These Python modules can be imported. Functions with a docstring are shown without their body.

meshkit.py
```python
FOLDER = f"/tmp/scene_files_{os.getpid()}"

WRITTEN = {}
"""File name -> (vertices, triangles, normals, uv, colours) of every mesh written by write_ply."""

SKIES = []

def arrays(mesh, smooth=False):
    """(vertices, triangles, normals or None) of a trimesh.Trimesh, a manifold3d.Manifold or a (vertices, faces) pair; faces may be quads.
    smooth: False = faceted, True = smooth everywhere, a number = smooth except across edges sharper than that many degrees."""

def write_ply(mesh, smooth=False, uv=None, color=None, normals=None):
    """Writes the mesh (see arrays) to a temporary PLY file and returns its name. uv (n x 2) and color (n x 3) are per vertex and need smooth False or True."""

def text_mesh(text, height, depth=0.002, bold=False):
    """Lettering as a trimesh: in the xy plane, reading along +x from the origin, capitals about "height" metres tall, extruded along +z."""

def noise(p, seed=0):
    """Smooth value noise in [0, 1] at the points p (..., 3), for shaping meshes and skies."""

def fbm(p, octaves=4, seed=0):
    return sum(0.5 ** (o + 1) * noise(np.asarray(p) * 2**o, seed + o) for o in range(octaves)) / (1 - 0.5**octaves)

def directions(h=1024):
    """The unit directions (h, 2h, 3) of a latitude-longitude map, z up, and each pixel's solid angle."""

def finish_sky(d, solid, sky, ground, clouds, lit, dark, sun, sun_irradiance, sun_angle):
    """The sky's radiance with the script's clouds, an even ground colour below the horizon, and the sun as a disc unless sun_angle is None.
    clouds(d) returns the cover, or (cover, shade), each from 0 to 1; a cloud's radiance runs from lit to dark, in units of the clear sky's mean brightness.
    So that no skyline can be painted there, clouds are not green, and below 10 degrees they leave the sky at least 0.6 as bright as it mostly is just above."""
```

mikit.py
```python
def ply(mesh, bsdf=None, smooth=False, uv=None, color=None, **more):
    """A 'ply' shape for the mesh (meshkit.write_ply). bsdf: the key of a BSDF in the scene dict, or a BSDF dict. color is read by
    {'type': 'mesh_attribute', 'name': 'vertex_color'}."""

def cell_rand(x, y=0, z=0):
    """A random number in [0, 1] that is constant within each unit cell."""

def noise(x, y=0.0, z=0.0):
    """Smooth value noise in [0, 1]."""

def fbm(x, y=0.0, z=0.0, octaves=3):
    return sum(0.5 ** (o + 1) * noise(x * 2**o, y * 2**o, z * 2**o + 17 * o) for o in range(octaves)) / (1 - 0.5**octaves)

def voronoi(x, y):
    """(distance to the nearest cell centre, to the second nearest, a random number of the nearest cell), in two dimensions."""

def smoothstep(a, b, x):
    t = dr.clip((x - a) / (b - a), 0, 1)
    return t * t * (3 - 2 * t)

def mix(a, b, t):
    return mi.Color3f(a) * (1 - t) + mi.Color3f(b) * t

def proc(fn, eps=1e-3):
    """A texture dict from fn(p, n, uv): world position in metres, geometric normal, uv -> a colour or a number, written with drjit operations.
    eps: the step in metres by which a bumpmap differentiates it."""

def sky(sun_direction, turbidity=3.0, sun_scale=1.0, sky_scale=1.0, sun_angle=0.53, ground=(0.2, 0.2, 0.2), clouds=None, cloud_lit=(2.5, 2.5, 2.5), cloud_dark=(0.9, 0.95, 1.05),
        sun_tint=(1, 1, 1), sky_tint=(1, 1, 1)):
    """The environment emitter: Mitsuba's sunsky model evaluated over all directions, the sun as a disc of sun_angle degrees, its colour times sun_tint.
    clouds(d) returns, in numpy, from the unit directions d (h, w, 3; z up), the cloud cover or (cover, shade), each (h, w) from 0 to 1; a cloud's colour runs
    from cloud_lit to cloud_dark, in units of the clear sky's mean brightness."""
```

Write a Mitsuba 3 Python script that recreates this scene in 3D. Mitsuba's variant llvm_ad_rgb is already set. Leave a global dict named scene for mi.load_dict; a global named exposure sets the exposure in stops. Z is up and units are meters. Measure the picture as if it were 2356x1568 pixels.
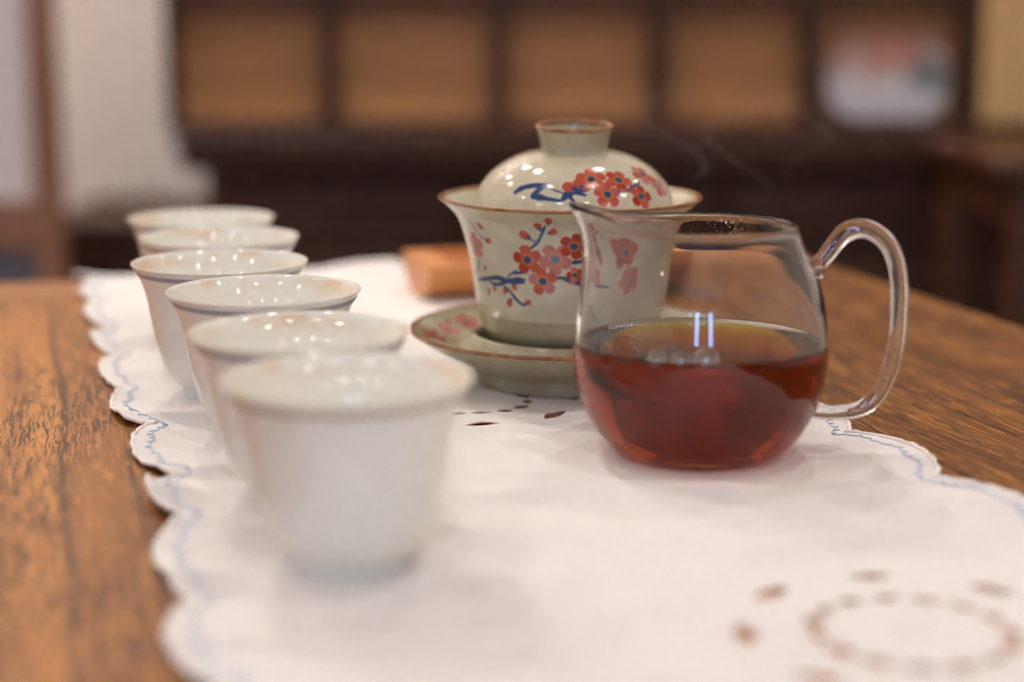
import math, random
import numpy as np, trimesh, manifold3d as m3, drjit as dr, mitsuba as mi
import mikit, meshkit
from mikit import noise, fbm, smoothstep, mix, proc, ply

T = mi.ScalarTransform4f
rng = random.Random(7)
scene, labels = {}, {}
RGB = lambda *c: {'type': 'rgb', 'value': list(c)}

# ------------------------------------------------------------------ camera, light, exposure
TABLE = 0.75                      # height of the table top
Z0 = TABLE + 0.0006               # top of the cloth
PITCH = math.atan(784 / 4000)
eye = [0.0, 0.0, Z0 + 0.161]
scene['camera'] = {
    'type': 'thinlens', 'fov': math.degrees(2 * math.atan(1178 / 4000)), 'fov_axis': 'x',
    'aperture_radius': 0.0083, 'focus_distance': 0.664, 'near_clip': 0.02, 'far_clip': 60.0,
    'to_world': T().look_at(origin=eye, target=[0, math.cos(PITCH), eye[2] - math.sin(PITCH)], up=[0, 0, 1])}
exposure = 5.99
LAMP = 6.8                        # radiance of the ceiling downlights
LAMP_TINT = (1.0, 0.90, 0.80)
WINDOW = (0.07, 0.125, 0.24)
LAMPS = {(x, y): p for y, p in ((-2.3, .75), (-0.9, .95), (0.45, .8), (1.75, .8)) for x in (-1.75, -0.62, 0.5, 1.65)}   # place: relative power
LAMPS[(-0.62, 1.75)] = 2.6
LAMPS[(0.5, 1.75)] = 1.7
LAMPS[(0.5, 0.45)] = 1.3
LAMPS[(-1.45, 2.5)] = 3.0  # added lamp out of view, brightens the white back wall
LAMPS[(-0.8, 2.5)] = 4.2  # second added lamp, washes the same wall and the screen
CEIL = 2.7

# ------------------------------------------------------------------ helpers
def put(key, mesh, bsdf, smooth=False, M=None, **kw):
    d = ply(mesh, bsdf, smooth, **{k: v for k, v in kw.items() if k in ('uv', 'color')})
    for k, v in kw.items():
        if k not in ('uv', 'color'):
            d[k] = v
    if M is not None:
        d['to_world'] = M
    scene[key] = d
    return key

def tag(key, label=None, cat=None, group=None, kind=None):
    e = labels.setdefault(key, {})
    for k, v in (('label', label), ('category', cat), ('group', group), ('kind', kind)):
        if v:
            e[k] = v

used = {}
def num(key):
    n = used.get(key, 0)
    used[key] = n + 1
    return key if n == 0 else f'{key}_{n:03d}'

def rbox(x0, x1, y0, y1, z0, z1, r=0.002):
    """box with chamfered edges"""
    r = min(r, (x1 - x0) * .45, (y1 - y0) * .45, (z1 - z0) * .45)
    pts = []
    for sx, x in ((1, x0), (-1, x1)):
        for sy, y in ((1, y0), (-1, y1)):
            for sz, z in ((1, z0), (-1, z1)):
                pts += [(x, y + sy * r, z + sz * r), (x + sx * r, y, z + sz * r), (x + sx * r, y + sy * r, z)]
    return m3.Manifold.hull_points(np.array(pts, np.float32).astype(float))

def lathe(prof, n=128, closed=False):
    """revolve (r, z) pairs about z; profile running so that outward normals lie to its right when going up"""
    P = np.array(prof, float)
    ang = np.linspace(0, 2 * np.pi, n, endpoint=False)
    V = np.stack([P[:, None, 0] * np.cos(ang), P[:, None, 0] * np.sin(ang), np.repeat(P[:, 1:2], n, 1)], -1).reshape(-1, 3)
    m = len(P)
    F = []
    i = np.arange(n); j = (i + 1) % n
    for k in range(m if closed else m - 1):
        a, b = k * n, ((k + 1) % m) * n
        F += [np.stack([a + i, a + j, b + j], 1), np.stack([a + i, b + j, b + i], 1)]
    F = np.vstack(F)
    t = trimesh.Trimesh(V, F, process=False)
    t.merge_vertices(merge_tex=True, merge_norm=True)
    t.update_faces(t.nondegenerate_faces())
    t.remove_unreferenced_vertices()
    return t

def lathe_uv(prof, n=128):
    """as lathe, but with u = angle / 2 pi, v = place along the profile, seam kept; returns mesh, uv"""
    P = np.array(prof, float)
    ang = np.linspace(0, 2 * np.pi, n + 1)
    V = np.stack([P[:, None, 0] * np.cos(ang), P[:, None, 0] * np.sin(ang), np.repeat(P[:, 1:2], n + 1, 1)], -1).reshape(-1, 3)
    L = np.concatenate([[0], np.cumsum(np.linalg.norm(np.diff(P, axis=0), axis=1))])
    uv = np.stack([np.tile(ang / (2 * np.pi), len(P)), np.repeat(L, n + 1)], 1)
    i = np.arange(n)
    F = []
    for k in range(len(P) - 1):
        a, b = k * (n + 1), (k + 1) * (n + 1)
        F += [np.stack([a + i, a + i + 1, b + i + 1], 1), np.stack([a + i, b + i + 1, b + i], 1)]
    return trimesh.Trimesh(V, np.vstack(F), process=False), uv, L

def spline(pts, n=60):
    """Catmull-Rom through the points"""
    P = np.array(pts, float)
    P = np.vstack([2 * P[0] - P[1], P, 2 * P[-1] - P[-2]])
    out = []
    seg = len(P) - 3
    for s in np.linspace(0, seg - 1e-9, n):
        k = int(s); t = s - k
        a, b, c, d = P[k:k + 4]
        out.append(.5 * ((2 * b) + (c - a) * t + (2 * a - 5 * b + 4 * c - d) * t * t + (3 * b - a - 3 * c + d) * t ** 3))
    return np.array(out)

def tube(path, rad, n=16, cap=True):
    P = np.array(path, float); m = len(P)
    R = np.broadcast_to(np.asarray(rad, float), (m,))
    t = np.gradient(P, axis=0); t /= np.linalg.norm(t, axis=1, keepdims=True)
    ref = np.array([0, 0, 1.0]) if abs(t[0, 2]) < .9 else np.array([0, 1.0, 0])
    x = np.cross(t[0], ref); x /= np.linalg.norm(x)
    ang = np.arange(n) * 2 * np.pi / n
    rings = []
    for k in range(m):
        x = x - t[k] * np.dot(x, t[k]); x /= np.linalg.norm(x)
        y = np.cross(t[k], x)
        rings.append(P[k] + R[k] * (np.cos(ang)[:, None] * x + np.sin(ang)[:, None] * y))
    V = np.vstack(rings); i = np.arange(n); j = (i + 1) % n
    F = []
    for k in range(m - 1):
        a, b = k * n, (k + 1) * n
        F += [np.stack([a + i, a + j, b + j], 1), np.stack([a + i, b + j, b + i], 1)]
    F = np.vstack(F)
    if cap:
        V = np.vstack([V, P[:1], P[-1:]])
        e = (m - 1) * n
        F = np.vstack([F, np.stack([j, i, i * 0 + m * n], 1), np.stack([e + i, e + j, i * 0 + m * n + 1], 1)])
    return trimesh.Trimesh(V, F, process=False)

def cat(meshes):
    return trimesh.util.concatenate(meshes)

# table frame of reference: a runs away from the camera along the grain, b to the right, turned 16 degrees
AX = np.array([-0.2756, 0.9613]); BX = np.array([0.9613, 0.2756]); O = np.array([0.1043, 0.4296])
def ab(a, b, z=0.0):
    p = O + a * AX + b * BX
    return np.array([p[0], p[1], z])
TAB = T().translate([O[0], O[1], 0]).rotate([0, 0, 1], 16.0)      # local x = b, local y = a
def p_ab(p):
    x, y = p.x - float(O[0]), p.y - float(O[1])
    return x * -0.2756 + y * 0.9613, x * 0.9613 + y * 0.2756

# ------------------------------------------------------------------ materials
def mat(key, **d):
    scene[key] = {'type': 'twosided', 'm': d} if d['type'] in ('principled', 'roughplastic', 'diffuse', 'bumpmap', 'roughconductor') else d
    return key

def flat(key, c, rough=.6, spec=.4, **k):
    return mat(key, type='principled', base_color=RGB(*c), roughness=rough, specular=spec, **k)

def wood_fn(dark, mid, light, axis, line_w=1.0, pores=1.0, board=.68):
    def fn(p, n, uv):
        a, b, h = axis(p)
        wob = (fbm(a * 2.2, b * 2.5, h * 3, 3) - .5) * .030 + (fbm(a * 9, b * 14, h * 5, 2) - .5) * .007
        bb = b + wob
        w = fbm(bb * 55, a * 1.3, h * 40, 3)
        c = mix(mid, light, smoothstep(.34, .68, w))
        c = mix(c, dark, smoothstep(.03, .13, b + .04 * w) * board)  # darker boards to the right, with a dark reflection painted into the colour too
        k = bb * 40
        sel = mikit.cell_rand(dr.floor(k), 3, 1)
        line = dr.abs(k - dr.floor(k) - .3 - .4 * sel)
        c = mix(c, dark, (1 - smoothstep(.0, .07 + .06 * sel, line)) * (.25 + .75 * sel * sel) * line_w)
        soft = fbm(bb * 120, a * 4, h * 30, 2)
        c = mix(c, dark, smoothstep(.52, .75, soft) * .28 * line_w)
        b2 = bb + (noise(a * 160, b * 300, 3.0) - .5) * .0009
        f = noise(b2 * 1900, a * 95, h * 500)
        f3 = noise(b2 * 2900 + 7, a * 150, h * 500)
        m = smoothstep(.2, .55, fbm(bb * 50, a * 6, 2.0, 2))
        c = mix(c, dark, dr.maximum(smoothstep(.52, .74, f), smoothstep(.62, .8, f3)) * .9 * pores * m)
        f2 = noise(b2 * 1300 + 3, a * 70, h * 300 + 9)
        c = mix(c, light, smoothstep(.60, .85, f2) * .55 * pores)
        return c
    return fn

def ax_along(p):
    a, b = p_ab(p)
    return a, b, p.z
def ax_across(p):
    a, b = p_ab(p)
    return b, a, p.z
W_D, W_M, W_L = (.058, .020, .006), (.29, .110, .021), (.50, .212, .044)
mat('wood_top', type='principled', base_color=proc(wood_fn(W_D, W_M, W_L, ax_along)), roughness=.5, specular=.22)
mat('wood_cross', type='principled', base_color=proc(wood_fn((.09, .035, .014), (.32, .130, .042), (.50, .215, .070), ax_across, .5, .5, 0.)), roughness=.5, specular=.25)

def dark_wood(p, n, uv):
    w = fbm(p.x * 5, p.y * 5, p.z * 30, 3)
    return mix((.028, .012, .0075), (.085, .039, .025), w)
mat('dark_wood', type='principled', base_color=proc(dark_wood), roughness=.5, specular=.25)
def red_wood(p, n, uv):
    w = fbm(p.x * 8, p.y * 8, p.z * 20, 3)
    return mix((.032, .010, .005), (.07, .024, .010), w)
mat('red_wood', type='principled', base_color=proc(red_wood), roughness=.4, specular=.5)
def amber_wood(p, n, uv):
    w = fbm(p.x * 4, p.y * 4 + 3, p.z * 28, 3)
    return mix((.37, .17, .055), (.62, .32, .135), w)
mat('amber_wood', type='principled', base_color=proc(amber_wood), roughness=.55, specular=.3)
flat('tan_card', (.58, .38, .17), .7)
flat('dark_ink', (.05, .04, .035), .7)
def screen_wood(p, n, uv):
    w = fbm(p.x * 30, p.y * 30, p.z * 4, 3)
    return mix((.19, .088, .050), (.31, .155, .092), w)
mat('screen_wood', type='principled', base_color=proc(screen_wood), roughness=.5)
flat('slate_panel', (.10, .11, .135), .7)
flat('wall_paint', (.84, .79, .75), .9, .1)
flat('ceiling_paint', (.85, .83, .80), .9, .1)
def floor_fn(p, n, uv):
    w = fbm(p.x * 2, p.y * 9, 0.0, 3)
    return mix((.13, .075, .045), (.2, .12, .07), w)
mat('floor_wood', type='principled', base_color=proc(floor_fn), roughness=.45)
flat('lamp_trim', (.8, .8, .8), .4)

def cloth_fn(p, n, uv):
    a, b = p_ab(p)
    w = fbm(a * 30, b * 30, 0.0, 2)
    th = .5 + .25 * dr.sin(a * 2 * math.pi / .00062) + .25 * dr.sin(b * 2 * math.pi / .00062)
    return mix((.675, .665, .658), (.74, .732, .727), w * .5 + th * .5)
def cloth_bump(p, n, uv):
    a, b = p_ab(p)
    return (dr.sin(a * 2 * math.pi / .00075) + dr.sin(b * 2 * math.pi / .00075)) * .5
scene['cloth'] = {'type': 'twosided', 'm': {'type': 'bumpmap', 'arbitrary': proc(cloth_bump, 1e-4), 'scale': 0.00003,
                  'b': {'type': 'principled', 'base_color': proc(cloth_fn), 'roughness': .95, 'specular': .15, 'sheen': .25}}}
flat('cloth_hem', (.83, .815, .80), .95, .1)
flat('blue_thread', (.38, .53, .74), .8, .2)

# porcelain
CUP_OUT = [(.0148, 0.0), (.0160, .0006), (.0163, .0035), (.0174, .0041), (.0194, .0053), (.0215, .0076), (.0235, .0106), (.0249, .0142), (.0261, .0188),
           (.0272, .0234), (.0284, .0300), (.0294, .0365), (.0304, .0420), (.0317, .0465), (.0332, .0503), (.0348, .0533), (.0357, .0545)]
CUP_LIP = [(.0361, .0549), (.03605, .0553), (.0356, .0553)]
CUP_IN = [(.0348, .0545), (.0332, .0520), (.0312, .0478), (.0296, .0435), (.0282, .0375), (.0271, .0310), (.0259, .0245), (.0243, .0180), (.0212, .0120), (.0150, .0085), (.0080, .0068), (.0001, .0064)]
cup_mesh, cup_uv, cup_L = lathe_uv(np.vstack([spline(CUP_OUT, 60), spline(CUP_LIP, 6)[1:], spline(CUP_IN, 50)]), 120)
LIP_V = float(cup_L[62])
def cup_fn(p, n, uv):
    th = uv.x * 2 * math.pi
    c = mi.Color3f(.855, .86, .775)
    d = uv.y - LIP_V
    st = fbm(dr.cos(th) * 2.2 + 7, dr.sin(th) * 2.2, uv.y * 70, 3)
    s = smoothstep(.0006, .002, d) * (1 - smoothstep(.003, .010, d)) * smoothstep(.40, .66, st)
    return mix(c, (.80, .60, .42), s * .85)
mat('porcelain', type='roughplastic', diffuse_reflectance=proc(cup_fn), alpha=.012, int_ior=1.55, nonlinear=False)
mat('porcelain_foot', type='roughplastic', diffuse_reflectance=RGB(.78, .80, .74), alpha=.05, int_ior=1.5)
mat('tan_line', type='roughplastic', diffuse_reflectance=RGB(.50, .36, .28), alpha=.018, int_ior=1.5)
mat('cup_line', type='roughplastic', diffuse_reflectance=RGB(.36, .375, .435), alpha=.018, int_ior=1.5)

def glaze(base, base2, crackle=.05):
    def fn(p, n, uv):
        w = fbm(p.x * 90, p.y * 90, p.z * 90, 3)
        sp = smoothstep(.80, .93, noise(p.x * 520, p.y * 520, p.z * 520))
        return mix(mix(base, base2, smoothstep(.35, .7, w)), (.22, .16, .10), sp * crackle * 4)
    return fn
mat('celadon', type='roughplastic', diffuse_reflectance=proc(glaze((.52, .485, .345), (.60, .565, .415))), alpha=.018, int_ior=1.5)
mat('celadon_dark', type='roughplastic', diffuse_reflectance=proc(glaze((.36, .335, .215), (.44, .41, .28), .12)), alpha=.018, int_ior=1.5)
mat('celadon_cream', type='roughplastic', diffuse_reflectance=proc(glaze((.56, .51, .37), (.62, .57, .43))), alpha=.018, int_ior=1.5)
def rim_fn(p, n, uv):
    w = fbm(p.x * 160, p.y * 160, p.z * 160, 3)
    return mix((.22, .085, .032), (.40, .19, .085), smoothstep(.3, .7, w))
mat('brown_rim', type='roughplastic', diffuse_reflectance=proc(rim_fn), alpha=.06, int_ior=1.5)
for nm, c in {'coral': (.46, .075, .045), 'rose': (.47, .16, .14), 'crimson': (.36, .028, .015), 'cobalt': (.028, .065, .16), 'slate_blue': (.14, .19, .30), 'gold_yellow': (.62, .36, .06)}.items():
    mat(nm, type='roughplastic', diffuse_reflectance=RGB(*c), alpha=.05, int_ior=1.5)

# glass and tea
scene['glass'] = {'type': 'dielectric', 'int_ior': 1.50, 'ext_ior': 1.0}
scene['tea_in_glass'] = {'type': 'dielectric', 'int_ior': 1.335, 'ext_ior': 1.50}
scene['tea_open'] = {'type': 'dielectric', 'int_ior': 1.335, 'ext_ior': 1.0}
scene['water_film'] = {'type': 'thindielectric', 'int_ior': 1.36, 'ext_ior': 1.0}
scene['film'] = {'type': 'thindielectric', 'int_ior': 2.0, 'ext_ior': 1.0}
TEA = {'type': 'homogeneous', 'albedo': 0.0, 'sigma_t': RGB(5 / 300, 40 / 300, 230 / 300), 'scale': 300.0}

# ------------------------------------------------------------------ the room
XL, XR, YF, YB = -2.7, 2.8, -3.6, 2.98
put('floor', rbox(XL - .1, XR + .1, YF - .1, YB + .1, -.1, 0, .001), 'floor_wood'); tag('floor', 'brown wooden floor', kind='structure')
put('ceiling', rbox(XL - .1, XR + .1, YF - .1, YB + .1, CEIL, CEIL + .1, .001), 'ceiling_paint'); tag('ceiling', 'white ceiling', kind='structure')
put('wall_back', rbox(XL - .1, XR + .1, YB, YB + .1, 0, CEIL, .001), 'wall_paint'); tag('wall_back', 'off-white plain wall behind the display shelf', kind='structure')
put('wall_left', rbox(XL - .1, XL, YF, YB, 0, CEIL, .001), 'wall_paint'); tag('wall_left', 'off-white side wall', kind='structure')
put('wall_right', rbox(XR, XR + .1, YF, YB, 0, CEIL, .001), 'wall_paint'); tag('wall_right', 'off-white side wall', kind='structure')
put('wall_front', rbox(XL - .1, XR + .1, YF - .1, YF, 0, CEIL, .001), 'wall_paint'); tag('wall_front', 'off-white wall behind the camera', kind='structure')
for k, x in enumerate((-.62, .30)):
    w = f'window_{k + 1}'
    put(w + '__frame', m3.Manifold.batch_boolean([rbox(x - .15, x + .15, YF, YF + .05, .95, 2.35), rbox(x - .11, x + .11, YF - .01, YF + .06, .99, 2.31)], m3.OpType.Subtract), 'dark_wood')
    put(w + '__pane', rbox(x - .11, x + .11, YF + .004, YF + .012, .99, 2.31), 'lamp_trim', emitter={'type': 'area', 'radiance': RGB(*WINDOW)})
    tag(w, 'tall narrow daylit window behind the camera', kind='structure')
for (x, y), power in LAMPS.items():
    k = num('downlight')
    put(k + '__trim', lathe([(.075, CEIL), (.075, CEIL - .006), (.045, CEIL - .008), (.033, CEIL - .001), (.033, CEIL)], 32, True), 'lamp_trim', 30, T().translate([x, y, 0]))
    d = trimesh.creation.cylinder(.029, .003, sections=32); d.apply_translation([0, 0, CEIL - .0025])
    put(k + '__diffuser', d, 'lamp_trim', False, T().translate([x, y, 0]), emitter={'type': 'area', 'radiance': RGB(*[LAMP * power * c for c in LAMP_TINT])})
    tag(k, 'round recessed ceiling downlight', 'lamp', 'recessed downlights in the ceiling')  # also covers the lamps added only to brighten the back wall

# ------------------------------------------------------------------ tea table
A0, A1, B0, B1 = -.78, .66, -.60, .267
END = .072
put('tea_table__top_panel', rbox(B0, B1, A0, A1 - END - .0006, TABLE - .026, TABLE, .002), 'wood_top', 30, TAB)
put('tea_table__end_board', rbox(B0, B1, A1 - END, A1, TABLE - .026, TABLE, .003), 'wood_cross', 30, TAB)
put('tea_table__apron', m3.Manifold.batch_boolean([rbox(B0 + .05, B1 - .05, A0 + .05, A1 - .05, TABLE - .106, TABLE - .026), rbox(B0 + .075, B1 - .075, A0 + .075, A1 - .075, TABLE - .2, TABLE)], m3.OpType.Subtract), 'wood_cross', 30, TAB)
for a in (A0 + .045, A1 - .105):
    for b in (B0 + .045, B1 - .105):
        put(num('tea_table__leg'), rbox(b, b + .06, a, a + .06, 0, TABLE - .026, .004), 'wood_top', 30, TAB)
tag('tea_table', 'brown grained wooden tea table under the white runner', 'table')

# ------------------------------------------------------------------ embroidered runner
NL = [.0757 - .07 * k for k in range(8, 0, -1)] + [.0757, .149, .2025, .275, .345, .424] + [.424 + .07 * k for k in range(1, 6)]
NR = [.058 - .068 * k for k in range(8, 0, -1)] + [.058, .1287, .195] + [.195 + .068 * k for k in range(1, 9)]
EDGE_L, EDGE_R = -.177, .079
TIP_L = {.0757 - .07: -.1875, .0757: -.1845, .149: -.182, .2025: -.1825, .275: -.186, .345: -.1865}    # how far each scallop reaches, by its near notch
NOTCH_L = {.0757: -.178, .149: -.174, .2025: -.171, .275: -.172, .345: -.180, .424: -.177}
LIFT_L = {.149: .0050, .2025: .0016, .275: .0010, .345: .0008, .0757: .0006, .0757 - .07: .0012}
def scallop(notches, base, sign, amp=.0112, step=28, tips={}, roots={}):
    out = []
    for a0, a1 in zip(notches[:-1], notches[1:]):
        tip = tips.get(a0, base + sign * amp); r0, r1 = roots.get(a0, base), roots.get(a1, base)
        for t in np.linspace(0, 1, step, endpoint=False):
            w = math.sin(math.pi * t) ** .72; root = r0 + (r1 - r0) * t
            out.append((root + (tip - root) * w + .00035 * math.sin(a0 * 900 + t * 44), a0 + (a1 - a0) * t))
    return out
left_edge = scallop(NL, EDGE_L, -1, .0095, tips=TIP_L, roots=NOTCH_L); right_edge = scallop(NR, EDGE_R, 1)
AMIN, AMAX = -.45, .76
left_edge = [q for q in left_edge if AMIN < q[1] < AMAX]; right_edge = [q for q in right_edge if AMIN < q[1] < AMAX]
far_edge = [(b, AMAX + .012 * abs(math.sin(math.pi * (b - EDGE_L) / .0615)) ** .62) for b in np.linspace(EDGE_L, EDGE_R, 80)]
near_edge = [(b, AMIN) for b in np.linspace(EDGE_R, EDGE_L, 20)]
outline = left_edge + far_edge + right_edge[::-1] + near_edge
def lens(b, a, L, W, ang, k=1.0):
    t = np.linspace(-1, 1, 9)
    up = [(x * L, W * (1 - abs(x) ** 1.7)) for x in t]; lo = [(x * L, -W * k * (1 - abs(x) ** 1.7)) for x in t[::-1][1:-1]]
    c, s = math.cos(ang), math.sin(ang)
    return [(b + x * c - y * s, a + x * s + y * c) for x, y in up + lo]
def to_ba(x, y):
    d = np.array([x, y]) - O
    return float(d @ BX), float(d @ AX)
MOTIFS = [((.1043, .4296), 3), ((-.019, .6945), 10)]
holes = []
for (mx, my), off in MOTIFS:
    b0, a0 = to_ba(mx, my)
    for k in range(15):
        t = 2 * math.pi * k / 15 + .1
        L = rng.uniform(.0042, .0056)
        holes.append(lens(b0 + .0255 * math.cos(t), a0 + .0255 * math.sin(t), L, rng.uniform(.0020, .0032), t + math.pi / 2))
    for k in range(8):
        t = math.radians(off + 45 * k - 16)
        holes.append(lens(b0 + .0445 * math.cos(t), a0 + .0445 * math.sin(t), rng.uniform(.0068, .0086), rng.uniform(.0034, .0046), t + math.pi / 2, .6))
    for k in range(5):
        t = 2 * math.pi * k / 5
        holes.append(lens(b0 + .0045 * math.cos(t), a0 + .0045 * math.sin(t), .0012, .0005, t + math.pi / 2))
notch_l = np.array(NL); notch_r = np.array(NR)
FLAT = [(-.0471, .4855, .022), (-.0693, .557, .022), (-.0924, .639, .022), (-.1205, .710, .022), (-.1335, .787, .022), (-.1543, .8585, .022), (.0246, .736, .046), (.0674, .6115, .034), (-.03, .955, .06), (.05, .98, .06), (.1043, .4296, .055)]
def cloth_z(b, a):
    """height of the cloth's underside above the table, metres"""
    b, a = np.asarray(b, float), np.asarray(a, float)
    def ripple(notch, d, lift={}):
        k = np.clip(np.searchsorted(notch, a) - 1, 0, len(notch) - 2)
        t = (a - notch[k]) / (notch[k + 1] - notch[k])
        r = meshkit.noise(np.stack([k * 1.7, k * 0.0, k * 0.0 + 3], -1))
        top = .0006 + .0016 * r
        for q, v in lift.items():
            top = np.where(np.abs(notch[k] - q) < 1e-6, v, top)
        return np.clip(np.sin(np.pi * t), 0, 1) ** 1.2 * top * np.exp(-d / .022)
    z = ripple(notch_l, np.clip(b - EDGE_L + .008, 0, None), LIFT_L) + ripple(notch_r, np.clip(EDGE_R + .012 - b, 0, None)) * .6
    P = np.stack([b * 22, a * 12 + 4, b * 0], -1)
    z = z + .0030 * np.clip(meshkit.fbm(P, 3) - .45, 0, 1) * 2
    w_ = np.exp(-np.clip(b + .17, 0, None) / .06)
    fold = 1 - np.abs(2 * meshkit.noise(np.stack([b * 7 + a * 3, a * 34 + b * 9, b * 0 + 7], -1)) - 1)
    z = z + w_ * .0026 * np.clip(fold - .45, 0, 1) * 2
    crease = np.abs(b + .020 - .05 * np.sin(a * 4))
    z = z + .0008 * np.exp(-(crease / .004) ** 2)
    x, y = O[0] + a * AX[0] + b * BX[0], O[1] + a * AX[1] + b * BX[1]
    w = np.ones_like(z)
    for cx, cy, r in FLAT:
        d = np.hypot(x - cx, y - cy)
        w = w * np.clip((d - r) / .022, 0, 1)
    w = w * w * (3 - 2 * w)
    return z * w + .0004 * np.exp(-((a - .655) / .03) ** 2) * 8 * np.clip(np.sin(b * 55 + 2.2), 0, 1)
ED = A1 + .0015
def drape(b, a, up):
    """(b, a, height over the cloth's underside) -> world; beyond the table's far edge the cloth hangs"""
    b, a, up = np.asarray(b, float), np.asarray(a, float), np.asarray(up, float)
    z = cloth_z(b, a) * np.where(a > ED, np.exp(-(a - ED) / .02), 1) + up
    R = .004; over = np.clip(a - ED, 0, None); th = np.clip(over / R, 0, math.pi / 2)
    hang = np.clip(over - R * math.pi / 2, 0, None)
    aa = np.where(over > 0, ED + (R + z) * np.sin(th), a)
    zz = np.where(over > 0, -R + (R + z) * np.cos(th) - hang, z)
    p = O[None] + aa[:, None] * AX[None] + b[:, None] * BX[None]
    return np.column_stack([p, TABLE + zz])
cs = m3.CrossSection([np.array(outline)[::-1], *[np.array(h) for h in holes]], m3.FillRule.EvenOdd)
cloth = m3.Manifold.extrude(cs, .0006).refine_to_length(.0042)
cm = cloth.to_mesh(); cv = np.array(cm.vert_properties[:, :3], float)
put('tablecloth__sheet', (drape(cv[:, 0], cv[:, 1], cv[:, 2]), cm.tri_verts), 'cloth', 40)
def along(edge, inset, dz, rad, n):
    E = np.array(edge)
    return tube(drape(E[:, 0] + inset, E[:, 1], np.full(len(E), dz)), rad, n)
for edge, key in ((left_edge, 'tablecloth__hem'), (right_edge, 'tablecloth__hem_001'), (far_edge, 'tablecloth__hem_002')):
    E = np.array(edge); jit = np.array([rng.uniform(.75, 1.3) for _ in E])
    put(key, tube(drape(E[:, 0], E[:, 1], np.full(len(E), .0007)), .00085 * jit, 7), 'cloth_hem', 60)
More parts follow.
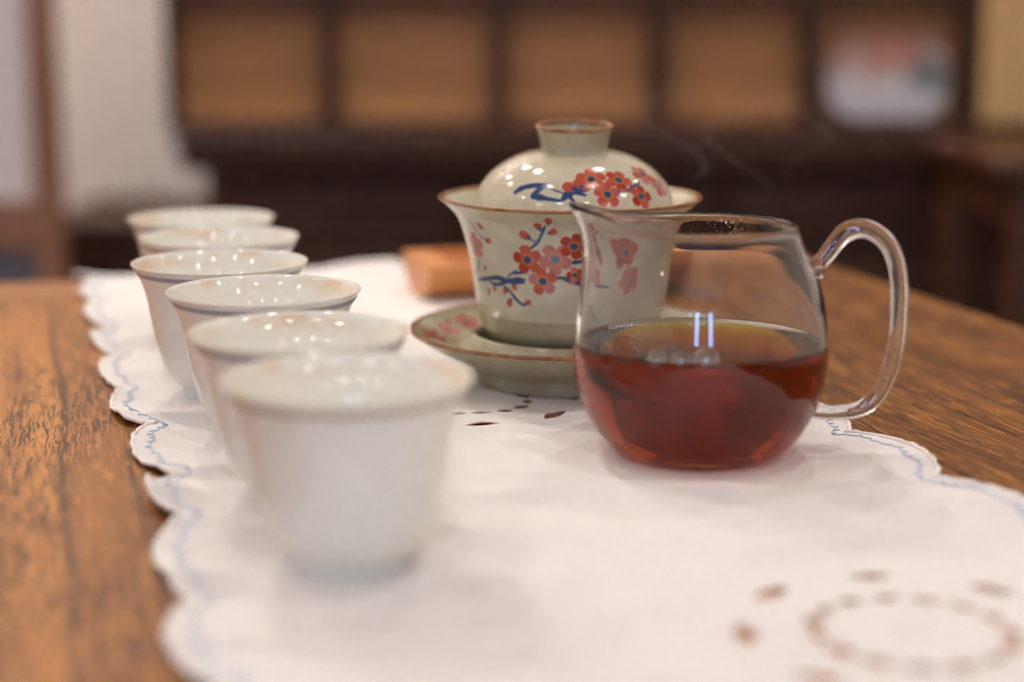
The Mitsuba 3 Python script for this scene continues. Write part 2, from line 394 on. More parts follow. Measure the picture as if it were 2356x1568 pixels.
def stitches(edge, sign):
    E = np.array(edge); d = np.concatenate([[0], np.cumsum(np.linalg.norm(np.diff(E, axis=0), axis=1))])
    s = np.arange(.004, d[-1] - .004, .00045)
    b, a = np.interp(s, d, E[:, 0]), np.interp(s, d, E[:, 1])
    b = np.convolve(np.pad(b, 9, 'edge'), np.ones(19) / 19, 'valid')
    ph = s * 2 * math.pi / .0058
    amp = .0010 * (.7 + .6 * meshkit.noise(np.column_stack([s * 130, s * 0, s * 0])))
    bb = b + sign * (.0062 + amp * np.cos(ph) + .001 * np.sin(s * 300)); aa = a + amp * 1.25 * np.sin(ph)
    keep = (aa > AMIN + .005) & (aa < AMAX - .01)
    return tube(drape(bb[keep], aa[keep], np.full(keep.sum(), .00078)), .00021, 5)
put('tablecloth__blue_embroidery', stitches(left_edge, 1), 'blue_thread', True)
put('tablecloth__blue_embroidery_001', stitches(right_edge, -1), 'blue_thread', True)
tag('tablecloth', 'white scalloped cotton table runner with cutwork flowers and blue stitched border', 'tablecloth')
tag('tablecloth__blue_embroidery', 'pale blue looped stitching'); tag('tablecloth__blue_embroidery_001', 'pale blue looped stitching')

# ------------------------------------------------------------------ six cups
line = lathe([(.03395, .0510), (.03398, .0511), (.03475, .05265), (.03470, .0527), (.03420, .0518), (.03345, .0510)], 96, True)
foot = lathe([(.0140, 0.0), (.0160, -.0001), (.01645, .0005), (.01665, .0033), (.0172, .0041), (.0155, .0041), (.0142, .0010)], 96, True)
cup_d = ply(cup_mesh, 'porcelain', True, uv=cup_uv); line_d = ply(line, 'cup_line', 40); foot_d = ply(foot, 'porcelain_foot', 40)
CUPS = [(-.0471, .4855, 200, 'white porcelain tea cup nearest the camera, blurred and wholly unobstructed'),
        (-.0693, .557, 75, 'second white tea cup of the row, right behind the nearest cup'),
        (-.0924, .639, 20, 'sharpest white tea cup, third from the camera, with brown tea stain inside its rim'),
        (-.1205, .710, 140, 'fourth white tea cup from the camera, left of and behind the sharp one'),
        (-.1335, .787, 290, 'fifth white tea cup from the camera, mostly hidden by the fourth'),
        (-.1543, .8585, 330, 'last white tea cup of the row, farthest from the camera')]
for x, y, rot, lab in CUPS:
    k = num('tea_cup'); M = T().translate([x, y, Z0 + .0001]).rotate([0, 0, 1], rot)
    scene[k + '__body'] = {**cup_d, 'to_world': M}
    first = k == 'tea_cup'; ln = k + ('__tan_line' if first else '__blue_line')
    scene[ln] = {**line_d, 'bsdf': {'type': 'ref', 'id': 'tan_line' if first else 'cup_line'}, 'to_world': M}
    scene[k + '__foot_ring'] = {**foot_d, 'to_world': M}
    tag(k, lab, 'cup', 'white tea cups in a diagonal row')
    tag(ln, 'thin brownish line under the lip' if first else 'thin grey-blue line under the lip')

# ------------------------------------------------------------------ painted lidded bowl on its saucer
class Painted:
    """paints flat enamel shapes on a lathed surface; phi = 0 faces -y, t = length along the outer profile"""
    def __init__(self, prof, xf, lift=.00012):
        P = spline(prof, 400)
        self.r, self.z, self.xf, self.lift = P[:, 0], P[:, 1], xf, lift
        self.L = np.concatenate([[0], np.cumsum(np.linalg.norm(np.diff(P, axis=0), axis=1))])
        self.nr, self.nz = np.gradient(self.z, self.L), -np.gradient(self.r, self.L)
    def t_of_h(self, h):
        o = np.argsort(self.z)
        return float(np.interp(h, self.z[o], self.L[o]))
    def at(self, phi, t, lift):
        g = lambda v: np.interp(t, self.L, v)
        r, z = g(self.r) + lift * g(self.nr), g(self.z) + lift * g(self.nz)
        return np.column_stack([r * np.sin(phi), -r * np.cos(phi), z])
    def sheet(self, phi0, t0, S, Tt, F, lift):
        r0 = np.interp(t0, self.L, self.r)
        V = self.at(phi0 + np.asarray(S) / r0, t0 + np.asarray(Tt), lift)
        m = trimesh.Trimesh(V, F, process=False)
        c = V.mean(0); 
        n = m.face_normals.sum(0)
        if n[0] * c[0] + n[1] * c[1] < 0:
            m.invert()
        return m
    def blob(self, phi, h, rs, rt, ang, key, bsdf, lift, dx=0., dy=0., egg=.0):
        t = np.linspace(0, 2 * np.pi, 20, endpoint=False); rr = np.array([.0, .5, 1.0])
        S, Q = [0.], [0.]
        for q in rr[1:]:
            e = 1 + egg * np.cos(t)
            S += list(q * rs * np.cos(t)); Q += list(q * rt * np.sin(t) * e)
        S, Q = np.array(S), np.array(Q); c, s = math.cos(ang), math.sin(ang)
        S, Q = dx + S * c - Q * s, dy + S * s + Q * c
        i = np.arange(20); j = (i + 1) % 20
        F = np.vstack([np.stack([i * 0, 1 + i, 1 + j], 1), np.stack([1 + i, 21 + i, 21 + j], 1), np.stack([1 + i, 21 + j, 1 + j], 1)])
        put(key, self.sheet(phi, self.t_of_h(h), S, Q, F, lift), bsdf, True, self.xf)
    def stroke(self, pts, w, key, bsdf, lift=None):
        P = spline([(p, self.t_of_h(h)) for p, h in pts], 14 * len(pts))
        r = np.interp(P[:, 1], self.L, self.r)
        s = np.column_stack([P[:, 0] * r.mean(), P[:, 1]])
        d = np.gradient(s, axis=0); d /= np.linalg.norm(d, axis=1, keepdims=True) + 1e-12
        n = np.column_stack([-d[:, 1], d[:, 0]]); u = np.linspace(0, 1, len(P))
        ww = 1.35 * w * (.35 + .65 * np.sin(np.pi * np.clip(u * .9 + .08, 0, 1)) ** .6) * (.8 + .4 * meshkit.noise(np.column_stack([u * 9 + len(pts) * 3.3 + pts[0][1] * 900, u * 0, u * 0])))
        A, B = s + n * ww[:, None] / 2, s - n * ww[:, None] / 2
        V = np.vstack([self.at(Q[:, 0] / r.mean(), Q[:, 1], lift or self.lift) for Q in (A, s, B)])
        k = len(P); i = np.arange(k - 1)
        F = np.vstack([np.vstack([np.stack([a + i, b + i, b + i + 1], 1), np.stack([a + i, b + i + 1, a + i + 1], 1)]) for a, b in ((0, k), (k, 2 * k))])
        m = trimesh.Trimesh(V, F, process=False); c = V.mean(0); nn = m.face_normals.sum(0)
        if nn[0] * c[0] + nn[1] * c[1] + nn[2] * .001 < 0:
            m.invert()
        put(key, m, bsdf, True, self.xf)
    def flower(self, owner, phi, h, R, colours, rot=0., squash=1.):
        k = num(f'{owner}__blossom')
        for q in range(5):
            a = rot + 2 * math.pi * q / 5
            self.blob(phi, h, R * .42, R * .40 * squash if False else R * .38, a, k + '__petal' + (f'_{q:03d}' if q else ''), colours[q % len(colours)], self.lift + q * 8e-6,
                      R * .60 * math.cos(a), R * .60 * math.sin(a) * squash, .25)
        self.blob(phi, h, R * .27, R * .26 * squash, 0, k + '__centre', 'slate_blue' if colours[0] == 'rose' else 'cobalt', self.lift + 9e-5)
        for q in range(11):
            a = rot + .3 + 2 * math.pi * q / 11
            self.blob(phi, h, R * .10, R * .035, a, k + '__stamen' + (f'_{q:03d}' if q else ''), 'gold_yellow', self.lift + 1.2e-4, R * .37 * math.cos(a), R * .37 * math.sin(a) * squash)
    def bud(self, owner, phi, h, R, colour, ang, dark=True):
        k = num(f'{owner}__bud')
        self.blob(phi, h, R, R * .78, ang, k, colour, self.lift + 2e-5, 0, 0, .2)
        if dark:
            self.blob(phi, h, R * .42, R * .36, ang, k + '__calyx', 'cobalt', self.lift + 6e-5, -R * .72 * math.cos(ang), -R * .72 * math.sin(ang))

GX, GY = .0246, .736
SA = T().translate([GX, GY, Z0 + .0001])
# saucer
def ring(prof, n=128): return lathe(spline(prof, 12 * len(prof)), n)
saucer = np.vstack([spline([(.0001, .004), (.030, .0035), (.0352, .0026), (.036, .0002), (.0392, .0002), (.0405, .0022), (.0418, .0062), (.0450, .0083), (.0535, .0128), (.0620, .0176), (.0678, .0216)], 90),
                    spline([(.0684, .0222), (.0686, .0228), (.0680, .0232)], 8), spline([(.0672, .0230), (.0600, .0192), (.0520, .0158), (.0465, .0155), (.0440, .0190), (.0418, .0212), (.0398, .0204), (.0385, .0150), (.0360, .0095), (.0300, .0085), (.0001, .0085)], 80)])
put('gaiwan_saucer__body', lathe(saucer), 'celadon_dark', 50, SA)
put('gaiwan_saucer__rim', lathe([(.0676, .02155), (.0685, .02215), (.0689, .0228), (.0682, .0236), (.0670, .0233), (.0668, .0230), (.0680, .0229), (.0681, .0224), (.0674, .0217)], 128, True), 'brown_rim', 40, SA)
for k, (ph, rr) in enumerate(((-1.95, .0565), (-1.62, .0585), (-2.25, .058))):
    P = Painted([(.0672, .0230), (.0600, .0192), (.0520, .0158)], SA, .00015)
    P.t_of_h = lambda h, P=P: float(np.interp(-h, -P.r, P.L))
    P.flower('gaiwan_saucer', ph, rr, .0062, ['coral', 'rose'], k)
    P.bud('gaiwan_saucer', ph + .17, rr + .003, .0022, 'coral', 1.0)
tag('gaiwan_saucer', 'grey-green glazed saucer with brown rim under the painted bowl', 'saucer'); tag('gaiwan_saucer__rim', 'unglazed brown rim')
# bowl
BZ = .0088
BOWL = [(.0235, .0090), (.0250, .0092), (.0262, .0105), (.0272, .0128), (.0290, .0148), (.0336, .0190), (.0366, .0228), (.0382, .0270), (.0391, .0312), (.0405, .0399), (.0420, .0502), (.0442, .0605), (.0478, .0708), (.0520, .0757), (.0553, .0785)]
BOWL_LIP = [(.0556, .0789), (.0555, .0793), (.0550, .0794)]
BOWL_IN = [(.0540, .0784), (.0505, .0756), (.0462, .0707), (.0424, .0605), (.0402, .0502), (.0386, .0400), (.0372, .0312), (.0345, .0230), (.0280, .0165), (.0150, .0135), (.0001, .0130)]
outer = spline(BOWL, 90)
lo = outer[outer[:, 1] <= .0315]; hi = outer[outer[:, 1] >= lo[-1, 1]]
put('gaiwan_bowl__body', lathe(np.vstack([lo[-1:], hi, spline(BOWL_LIP, 8)[1:], spline(BOWL_IN, 60)])), 'celadon', 50, SA)
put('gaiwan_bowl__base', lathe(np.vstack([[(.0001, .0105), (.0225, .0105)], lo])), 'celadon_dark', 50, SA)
put('gaiwan_bowl__rim', lathe([(.0540, .0776), (.0556, .0786), (.0560, .0790), (.0558, .0796), (.0549, .0797), (.0538, .0789), (.0542, .0787), (.0550, .0791), (.0552, .0786)], 128, True), 'brown_rim', 40, SA)
B = Painted(BOWL, SA)
ow = 'gaiwan_bowl'
for pts, w in (([(-1.221, .0456), (-.966, .0477), (-.813, .0488), (-.706, .0479), (-.593, .0478), (-.479, .0482)], .0016), ([(-.95, .0464), (-.824, .0459), (-.698, .0479), (-.566, .0493), (-.47, .0492)], .0013),
               ([(-.695, .0488), (-.629, .0513), (-.554, .0533)], .0009), ([(-.613, .0516), (-.535, .0521), (-.455, .0525)], .0010), ([(-.749, .046), (-.676, .0441), (-.609, .0412), (-.527, .0387), (-.48, .0395)], .0010),
               ([(-.398, .0624), (-.334, .0649), (-.291, .0675), (-.256, .0709), (-.231, .0728)], .0010), ([(-.321, .0652), (-.372, .0665), (-.40, .0675)], .0008), ([(-.031, .0573), (.086, .0579), (.162, .0612), (.25, .063)], .0014),
               ([(-.183, .0508), (-.081, .0506), (.009, .049), (.113, .0481), (.24, .0475)], .0013), ([(-1.207, .0488), (-1.129, .0527), (-1.082, .0558)], .0010), ([(-1.05, .073), (-1.03, .0697), (-.95, .0656), (-.892, .0645)], .0007)):
    B.stroke(pts, w, num(ow + '__branch'), 'cobalt' if w > .0009 else 'slate_blue')
B.flower(ow, -.163, .0585, .0068, ['rose'], .9)
B.flower(ow, -.433, .0579, .0064, ['coral', 'coral', 'crimson', 'crimson', 'coral'], .45)
B.flower(ow, -.293, .0491, .0061, ['coral', 'rose'], 1.7)
B.flower(ow, .003, .0641, .0058, ['crimson'], .0)
B.flower(ow, .021, .052, .0036, ['crimson', 'rose'], .6)
B.flower(ow, -1.09, .0612, .0058, ['rose', 'coral'], .3)
B.flower(ow, .42, .060, .0062, ['coral', 'crimson'], .3)
B.flower(ow, .50, .049, .0055, ['rose'], .8)
for ph, h, R, c, an in ((-.2, .0749, .0021, 'coral', 1.4), (-.296, .0725, .0021, 'coral', 1.9), (-.178, .0701, .0020, 'coral', .4), (-.429, .0682, .0026, 'coral', 2.6), (-.911, .0705, .0018, 'coral', 2.2), (-.855, .0644, .0018, 'coral', .3),
                        (-.999, .0519, .0013, 'coral', 1.), (-.724, .0437, .0016, 'coral', 3.6), (-.606, .0456, .0014, 'coral', 5.5), (-.683, .0389, .0019, 'coral', 4.2), (-.46, .0397, .0016, 'coral', .5),
                        (.116, .0694, .0020, 'crimson', 2.6), (.124, .0573, .0017, 'crimson', 5.0), (-.884, .0439, .0014, 'coral', 5.), (-.987, .0419, .0014, 'coral', 4.5)):
    B.bud(ow, ph, h, R, c, an)
tag('gaiwan_bowl', 'flared cream celadon bowl painted with red plum blossoms', 'bowl'); tag(ow + '__rim', 'brown rim'); tag(ow + '__base', 'darker grey-green glazed lower body')
# lid
LIDX = T().translate([GX + .0016, GY, Z0 + .0001]).translate([0, 0, .075]).rotate([1, 0, 0], 4.0).translate([0, 0, -.075])
LID = [(.0395, .0722), (.0412, .0735), (.0424, .0758), (.0420, .0788), (.0407, .0822), (.0386, .0855), (.0345, .0900), (.0300, .0932), (.0255, .0956), (.0205, .0973), (.0150, .0984)]
LID_IN = [(.0385, .0724), (.0395, .0760), (.0380, .0825), (.0330, .0880), (.0240, .0930), (.0120, .0955), (.0001, .0960)]
put('gaiwan_cover__dome', lathe(np.vstack([spline(LID_IN, 50)[::-1], [(.0389, .0720)], spline(LID, 70), [(.0001, .0990)]])), 'celadon_cream', 50, LIDX)
put('gaiwan_cover__knob', lathe(np.vstack([spline([(.0001, .0975), (.0155, .0972), (.0163, .0978), (.0150, .0984), (.0143, .0993), (.0144, .1015), (.0152, .1055), (.0163, .1085)], 50), spline([(.0165, .1090), (.0162, .1096), (.0156, .1094)], 6), spline([(.0150, .1080), (.0138, .1040), (.0110, .1020), (.0001, .1015)], 24)])), 'celadon_dark', 50, LIDX)
put('gaiwan_cover__knob__rim', lathe([(.0160, .1080), (.0166, .1088), (.0165, .1096), (.0157, .1099), (.0148, .1090), (.0145, .1080), (.0150, .1082), (.0157, .1092), (.0161, .1089)], 96, True), 'brown_rim', 40, LIDX)
Lp = Painted(LID, LIDX); ow = 'gaiwan_cover'
for pts, w in (([(-.722, .0856), (-.645, .0879), (-.51, .0892), (-.351, .0898)], .0020), ([(-.349, .0896), (-.421, .0883), (-.468, .0857), (-.40, .0853), (-.357, .0851), (-.157, .0843)], .0021), ([(-.335, .089), (-.256, .0881), (-.166, .0873), (-.139, .0865)], .0007),
               ([(-.157, .0843), (-.107, .0871), (.003, .088), (.133, .0883)], .0019), ([(-.134, .0849), (-.031, .0874), (.1, .0863)], .0015), ([(.44, .0868), (.497, .087), (.599, .087), (.713, .086), (.738, .085)], .0012), ([(.62, .0870), (.66, .0879), (.833, .0892)], .0012), ([(-.097, .0866), (-.031, .0841)], .0012)):
    Lp.stroke(pts, w, num(ow + '__branch'), 'cobalt')
for ph, h, R, cols, r in ((.187, .0919, .0066, ['coral'], .3), (.537, .0910, .0060, ['coral', 'crimson'], .9), (.331, .0863, .0058, ['coral'], .2), (.997, .0915, .0056, ['coral', 'rose'], .5), (.732, .0844, .0055, ['crimson', 'coral'], 1.1), (1.13, .0862, .0052, ['rose', 'coral'], .2)):
    Lp.flower(ow, ph, h, R, cols, r)
Lp.bud(ow, -.085, .0893, .0032, 'coral', 2.8); Lp.bud(ow, .02, .0905, .0026, 'coral', 2.2)
tag('gaiwan_cover', 'domed cream lid with red blossoms and a ring knob, resting on the painted bowl', 'lid'); tag(ow + '__knob', 'grey-green ring knob')

# ------------------------------------------------------------------ glass pitcher with tea
PX, PY = .0674, .6115
PM = T().translate([PX, PY, Z0 + .0002])
POUT = [(.0001, .0), (.018, .0), (.0255, .0002), (.0290, .0012), (.0330, .0040), (.0374, .0094), (.0407, .0150), (.0426, .0195), (.0447, .0278), (.0456, .0360), (.0456, .0410), (.0449, .0485), (.0437, .0555), (.0419, .0622), (.0398, .0680), (.0374, .0730), (.0351, .0785), (.0335, .0825)]
WALL = .0021
po = spline(POUT, 120)
dd = np.gradient(po, axis=0); nn = np.column_stack([dd[:, 1], -dd[:, 0]]); nn /= np.linalg.norm(nn, axis=1, keepdims=True)
wl = WALL * (1 + .9 * np.exp(-po[:, 1] / .004) - .25 * np.exp(-(.0825 - po[:, 1]) / .008) + .45 * np.exp(-(.0825 - po[:, 1]) / .0009))
pi_ = po - nn * wl[:, None]; pi_[:, 0] = np.maximum(pi_[:, 0], .0001)
SPOUT = math.pi + .02            # direction of the spout
HTOP = .0825
def shape(r, z, ang):
    """pull the upper wall out and up into the spout"""
    d = np.abs((ang - SPOUT + np.pi) % (2 * np.pi) - np.pi)
    up = np.clip((z - .052) / (HTOP - .052), 0, 1.1)
    w = np.exp(-(d / .27) ** 2); wide = np.exp(-(d / .70) ** 2)
    r2 = r + wide * .0034 * up ** 1.5 + w * (.0030 * up ** 2 + .0075 * up ** 3.5)
    z2 = z + (w * .0030 + wide * .0044) * up ** 2.2
    return r2, z2
NA = 160
ang = np.linspace(0, 2 * np.pi, NA, endpoint=False)
def skin(prof):
    P = np.array(prof)
    A = np.tile(ang, (len(P), 1)); r, z = shape(P[:, :1] + A * 0, P[:, 1:] + A * 0, A)
    V = np.stack([r * np.cos(A), r * np.sin(A), z], -1).reshape(-1, 3)
    i = np.arange(NA); j = (i + 1) % NA
    F = np.vstack([np.vstack([np.stack([k * NA + i, k * NA + j, (k + 1) * NA + j], 1), np.stack([k * NA + i, (k + 1) * NA + j, (k + 1) * NA + i], 1)]) for k in range(len(P) - 1)])
    t = trimesh.Trimesh(V, F, process=False); t.merge_vertices(merge_tex=True, merge_norm=True)
    t.update_faces(t.nondegenerate_faces()); t.remove_unreferenced_vertices()
    return t
TEA_H = .0415
tl = np.argmax(pi_[:, 1] > TEA_H)
f = (TEA_H - pi_[tl - 1, 1]) / (pi_[tl, 1] - pi_[tl - 1, 1]); ptl = pi_[tl - 1] * (1 - f) + pi_[tl] * f
inner_lo = np.vstack([pi_[:tl], ptl]); inner_hi = np.vstack([ptl, pi_[tl:]])
mid = (po[-1] + pi_[-1]) / 2; e = np.linspace(0, np.pi, 9)[1:-1]
lipdir = po[-1] - mid; tang = np.array([-lipdir[1], lipdir[0]]); tang = tang if tang[1] > 0 else -tang
lip = np.array([mid + lipdir * math.cos(q) * 1.0 + tang * math.sin(q) * 1.0 for q in e])
put('glass_pitcher__body', skin(np.vstack([po, lip, inner_hi[::-1]])), 'glass', True, PM)
HP = [(.0395, .0655), (.0415, .0686), (.0450, .0732), (.0483, .0777), (.0518, .0806), (.0569, .0815), (.062, .0795), (.0663, .0754), (.0691, .0692), (.0705, .0619), (.0709, .0536), (.0709, .0447), (.0698, .0357), (.0673, .0267), (.0634, .0198), (.0584, .0160), (.0522, .0147), (.0459, .0146), (.0405, .0150)]
hp = spline(HP, 110); u = np.linspace(0, 1, 110)
hr = np.interp(u, [0, .03, .07, .14, .22, .3, .55, .8, .95, 1], [.0044, .0036, .0028, .0031, .0036, .0034, .0031, .0030, .0026, .0024])
put('glass_pitcher__handle', tube(np.column_stack([hp[:, 0], hp[:, 0] * 0, hp[:, 1]]), hr, 28), 'glass', True, PM)
tag('glass_pitcher', 'clear glass tea pitcher with spout and looped handle, half full of red tea', 'pitcher')
put('red_tea__body', skin(inner_lo), 'tea_in_glass', True, PM, interior=TEA)
rt = ptl[0]
tp = [(rt, TEA_H), (rt - .0004, TEA_H - .0005), (rt - .0010, TEA_H - .0009), (rt - .002, TEA_H - .0011)] + [(q, TEA_H - .0012) for q in np.linspace(rt - .004, .0001, 12)]
put('red_tea__surface', skin(tp), 'tea_open', True, PM, interior=TEA)
def bubble(x, y, r):
    m = trimesh.creation.icosphere(3, r).slice_plane([0, 0, -r * .3], [0, 0, 1], cap=False)
    m.apply_translation([x, y, TEA_H - .0011 + r * .3])
    put(num('red_tea__bubble'), m, 'film', True, PM)
for x, y, r in ((-.0300, .0250, .0017), (-.0268, .0282, .0021), (-.0226, .0310, .0023)):
    bubble(x, y, r)
for x, y, r in ((-.0180, -.0355, .0034), (-.0105, -.0378, .0036), (-.0020, -.0378, .0046)):
    bubble(x, y, r)
# condensation on the inside of the glass
drops = []
for k in range(900):
    q = rng.gauss(.55, .5); z = rng.uniform(.047, .0815) if k % 3 else rng.uniform(.070, .0815)
    if z < .056 + .012 * q and k % 3:
        continue
    r, zz = (float(v) for v in shape(np.interp(z, pi_[60:, 1], pi_[60:, 0]), z, q))
    d = trimesh.creation.icosphere(1, rng.uniform(.00010, .00026)); d.vertices[:, 2] *= rng.uniform(1, 1.5)
    d.apply_translation([r * math.cos(q), r * math.sin(q), zz]); drops.append(d)
put('glass_pitcher__droplets', cat(drops), 'water_film', True, PM); tag('glass_pitcher__droplets', kind='stuff')
tag('red_tea', 'dark red tea filling the lower half of the glass pitcher', 'tea')

# ------------------------------------------------------------------ bamboo holder behind the bowl
flat('bamboo', (.60, .245, .075), .4, .5)
def holder():
    W, Hh, Ln = .034, .020, .15
    t = np.linspace(0, np.pi, 20)
    outer_ = [(-W * math.cos(q), Hh - Hh * math.sin(q) ** .8) for q in t]
    inner_ = [(-(W - .005) * math.cos(q), Hh - (Hh - .005) * math.sin(q) ** .8) for q in t]
    solid = m3.Manifold.extrude(m3.CrossSection([np.array(outer_)]), Ln)
    cut = m3.Manifold.extrude(m3.CrossSection([np.array(inner_ + [(W - .005, Hh + .01), (-W + .005, Hh + .01)])]), Ln - .03).translate([0, 0, .015])
    m = (solid - cut).to_mesh(); v = np.array(m.vert_properties[:, :3])
    return trimesh.Trimesh(np.column_stack([v[:, 2], v[:, 0], v[:, 1]]), m.tri_verts, process=False)
hb, ha = to_ba(-.053, .952)
p0 = ab(ha, hb)
put('tea_scoop', holder(), 'bamboo', 35, T().translate([p0[0], p0[1], Z0 + .0008]).rotate([0, 0, 1], 16.0))
#
tag('tea_scoop', 'orange-brown half-round wooden tea scoop on the runner behind the bowl', 'tea scoop')

# ------------------------------------------------------------------ dark sideboard and display shelf
SX0, SX1, SY0, SY1 = -.486, 1.5, 2.50, 2.96
put('sideboard__top', rbox(SX0, SX1, SY0, SY1, .695, .722, .004), 'dark_wood', 30)
put('sideboard__moulding', rbox(SX0 + .006, SX1 - .006, SY0 + .008, SY1, .668, .695, .006), 'dark_wood', 30)
bx0, bx1, fy = SX0 + .034, SX1 - .04, SY0 + .045
put('sideboard__body', rbox(bx0, bx1, fy + .02, SY1, .10, .668, .003), 'dark_wood', 30)
w = (bx1 - bx0) / 5
for k in range(5):
    x0, x1 = bx0 + k * w + .008, bx0 + (k + 1) * w - .008
    dr_ = num('sideboard__drawer'); put(dr_, rbox(x0, x1, fy, fy + .02, .560, .655, .005), 'dark_wood', 30)
    put(dr_ + '__knob', trimesh.creation.icosphere(2, .011).apply_translation([(x0 + x1) / 2, fy - .008, .607]), 'red_wood', True)
    dk = num('sideboard__door')
    put(dk, m3.Manifold.batch_boolean([rbox(x0, x1, fy, fy + .02, .125, .545, .004), rbox(x0 + .05, x1 - .05, fy - .01, fy + .012, .175, .495, .002)], m3.OpType.Subtract), 'dark_wood', 30)
    put(dk + '__knob', trimesh.creation.icosphere(2, .011).apply_translation([x1 - .022, fy - .008, .34]), 'red_wood', True)
for x in (bx0, bx1 - .05):
    for y in (fy + .02, SY1 - .05):
        put(num('sideboard__foot'), rbox(x, x + .05, y, y + .05, 0, .10, .004), 'dark_wood', 30)
tag('sideboard', 'long dark brown wooden sideboard against the wall, carrying the display shelf', 'sideboard')

HZ = .722
DY0, DY1 = 2.535, 2.70
divs = [(-.500, -.489), (-.277, -.256), (-.032, -.008), (.201, .226), (.420, .443), (.650, .667)]
BOT, TOPZ, BRD = HZ + .014, .906, .024
put('display_shelf__bottom_board', rbox(divs[0][0], 1.16, DY0, DY1, HZ, BOT, .002), 'dark_wood', 30)
for k, (x0, x1) in enumerate(divs):
    put(num('display_shelf__upright'), rbox(x0, x1, DY0, DY1, BOT, 1.34, .002), 'dark_wood', 30)
put(num('display_shelf__upright'), rbox(1.14, 1.16, DY0, DY1, BOT, 1.34, .002), 'dark_wood', 30)
for k in range(5):
    for z in (TOPZ, 1.12):
        put(num('display_shelf__board'), rbox(divs[k][1], divs[k + 1][0], DY0, DY1, z, z + BRD, .002), 'dark_wood', 30)
put(num('display_shelf__board'), rbox(divs[5][1], 1.14, DY0, DY1, 1.12, 1.144, .002), 'dark_wood', 30)
put('display_shelf__top_board', rbox(divs[0][0], 1.16, DY0, DY1, 1.34, 1.365, .002), 'dark_wood', 30)
DEPTH = .055
for k in range(6):
    xs = (divs[k][1], divs[k + 1][0] if k < 5 else 1.14)
    for z0, z1 in (((BOT, TOPZ), (TOPZ + BRD, 1.12), (1.144, 1.34)) if k < 5 else ((BOT, 1.12), (1.144, 1.34))):
        put(num('display_shelf__back_panel'), rbox(xs[0], xs[1], DY0 + DEPTH, DY0 + DEPTH + .01, z0, z1, .001), 'amber_wood', 30)
tag('display_shelf', 'dark framed display shelf of amber-backed square compartments on the sideboard', 'shelf')
# painted porcelain plaque in the fifth compartment
def plaque_fn(p, n, uv):
    x, z = (p.x - .547) / .0875, (p.z - BOT - .06) / .058
    c = mi.Color3f(.56, .55, .58)
    c = mix(c, (.40, .23, .15), smoothstep(-.1, .45, z) * smoothstep(.15, .5, fbm(p.x * 26, p.z * 26, 1.0, 3)))
    c = mix(c, (.55, .20, .17), smoothstep(.52, .68, noise(p.x * 42, p.z * 42, 4.0)) * smoothstep(-.3, .2, z) * .8)
    c = mix(c, (.10, .17, .18), smoothstep(.40, .60, noise(p.x * 30 + 5, p.z * 34, 9.0)) * smoothstep(.2, .6, x) * smoothstep(-.5, 0., z) * (1 - smoothstep(.3, .9, z)))
    return c
mat('painted_porcelain', type='roughplastic', diffuse_reflectance=proc(plaque_fn), alpha=.1)
def rrect(w, h, r, n=8):
    pts = []
    for cx, cy, a0 in ((w / 2 - r, h / 2 - r, 0), (-w / 2 + r, h / 2 - r, 90), (-w / 2 + r, -h / 2 + r, 180), (w / 2 - r, -h / 2 + r, 270)):
        for q in np.linspace(0, 90, n):
            pts.append((cx + r * math.cos(math.radians(a0 + q)), cy + r * math.sin(math.radians(a0 + q))))
    return np.array(pts)
pl = m3.Manifold.extrude(m3.CrossSection([rrect(.176, .118, .046)]), .014).rotate([90, 0, 0]).translate([.547, 0, .059])
put('painted_plaque', pl, 'painted_porcelain', 40, T().translate([0, DY0 + .030, BOT + .0035]).rotate([1, 0, 0], -8))
tag('painted_plaque', 'blue-white porcelain plaque with pink flowers in the right part of the shelf', 'plaque')
# tan box in the tall compartment
bx = rbox(.680, .92, DY0 - .02, DY0 + .05, BOT, BOT + .30, .004)
put('tan_box__case', bx, 'tan_card', 30)
mk = m3.Manifold.extrude(m3.CrossSection([rrect(.075, .058, .02)]), .001).rotate([90, 0, 0]).translate([.795, DY0 - .02, BOT + .098])
put('tan_box__dark_mark', mk, 'dark_ink', 40)
tag('tan_box', 'light tan box with a dark mark at the right end of the display shelf', 'box')

# ------------------------------------------------------------------ side table at the right
sx0, sx1, sy0, sy1 = .565, 1.45, 2.02, 2.44
put('side_table__top', rbox(sx0, sx1, sy0, sy1, .705, .73, .005), 'red_wood', 30)
put('side_table__apron', rbox(sx0 + .03, sx1 - .03, sy0 + .03, sy1 - .03, .645, .705, .003), 'red_wood', 30)
for x in (sx0 + .03, sx1 - .075):
    for y in (sy0 + .025, sy1 - .07):
        put(num('side_table__leg'), rbox(x, x + .045, y, y + .045, 0, .705, .004), 'red_wood', 30)
tag('side_table', 'reddish brown wooden side table standing before the sideboard at the right', 'side table')

# ------------------------------------------------------------------ screen and chest at the left
qy = 2.30
put('wooden_screen__stile', rbox(-.635, -.600, qy, qy + .03, 0, 1.7, .003), 'screen_wood', 30)
put('wooden_screen__stile_001', rbox(-1.30, -1.265, qy, qy + .03, 0, 1.7, .003), 'screen_wood', 30)
put('wooden_screen__rail', rbox(-1.265, -.635, qy + .002, qy + .028, .585, .65, .003), 'screen_wood', 30)
put('wooden_screen__rail_001', rbox(-1.265, -.635, qy + .002, qy + .028, 1.64, 1.69, .003), 'screen_wood', 30)
put('wooden_screen__rail_002', rbox(-1.265, -.635, qy + .002, qy + .028, .10, .16, .003), 'screen_wood', 30)
put('wooden_screen__lower_panel', rbox(-1.265, -.635, qy + .010, qy + .020, .16, .585, .001), 'slate_panel', 30)
flat('paper', (.70, .66, .66), .9, .1)
put('wooden_screen__upper_panel', rbox(-1.265, -.635, qy + .012, qy + .018, .65, 1.64, .001), 'paper', 30)
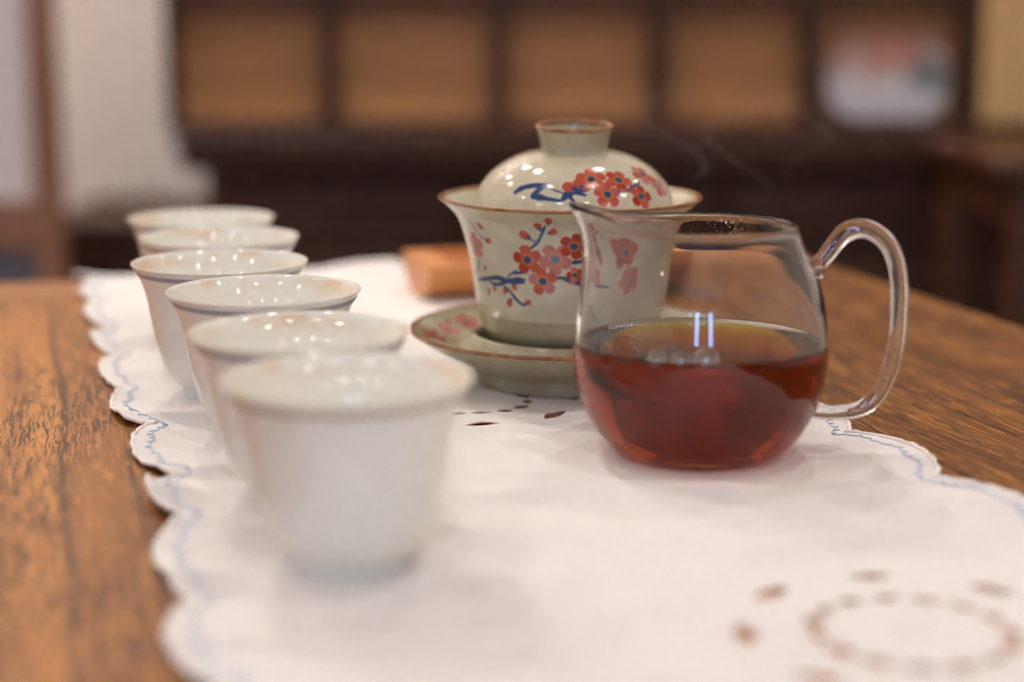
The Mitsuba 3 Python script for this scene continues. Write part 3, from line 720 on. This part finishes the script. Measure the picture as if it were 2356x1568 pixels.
tag('wooden_screen', 'brown framed standing screen with white upper and slate lower panel at the left', 'screen')
tag('wooden_screen__lower_panel', 'slate blue panel'); tag('wooden_screen__upper_panel', 'white panel')
put('wooden_chest__body', rbox(-.70, -.462, 2.62, 2.95, 0, .545, .004), 'dark_wood', 30)
put('wooden_chest__lid', rbox(-.705, -.459, 2.615, 2.95, .548, .585, .006), 'dark_wood', 30)
tag('wooden_chest', 'low dark wooden chest beside the left end of the sideboard', 'chest')

# ------------------------------------------------------------------ steam above the tea
SB = np.array([[.030, .585, .0935], [.125, .665, .132]])            # box, heights over the cloth
nx, ny, nz = 72, 32, 48
gz, gy, gx = np.meshgrid(*[(np.arange(k) + .5) / k for k in (nz, ny, nx)], indexing='ij')
X, Y, Zs = SB[0, 0] + gx * .095, SB[0, 1] + gy * .08, gz
den = 0
for c0, amp, fr, ph, wd, st in ((.060, .016, 1.0, .3, .0011, 1.0), (.085, .020, .9, 2.0, .0014, .8), (.104, .012, 1.2, 4.2, .0010, .6)):
    cx = c0 + amp * np.sin(2 * np.pi * fr * Zs + ph) * (.4 + .6 * Zs); cy = .625 + .012 * np.cos(2.5 * Zs * np.pi + ph)
    den = den + st * np.exp(-((X - cx) / (wd * (1 + 2 * Zs))) ** 2 - ((Y - cy) / (.006 + .012 * Zs)) ** 2)
den = den + .10 * np.clip(meshkit.fbm(np.stack([X * 60, Y * 60, Zs * 3], -1), 3) - .45, 0, 1) * 2
edge = np.clip(np.minimum.reduce([gx, 1 - gx, gy, 1 - gy, gz, 1 - gz]) * 7, 0, 1)
den = (den * edge * (1 - .55 * gz)).astype(np.float32)
lo_, hi_ = SB[0] + [0, 0, Z0], SB[1] + [0, 0, Z0]
BOXT = T().translate(lo_.tolist()).scale((hi_ - lo_).tolist())
put('steam', rbox(lo_[0], hi_[0], lo_[1], hi_[1], lo_[2], hi_[2], .0005), {'type': 'null'}, False,
    interior={'type': 'heterogeneous', 'albedo': .97, 'scale': 2.0, 'sigma_t': {'type': 'gridvolume', 'grid': mi.VolumeGrid(den[..., None]), 'to_world': BOXT}})
tag('steam', 'faint wisps of steam rising above the open glass pitcher', 'steam', kind='stuff')
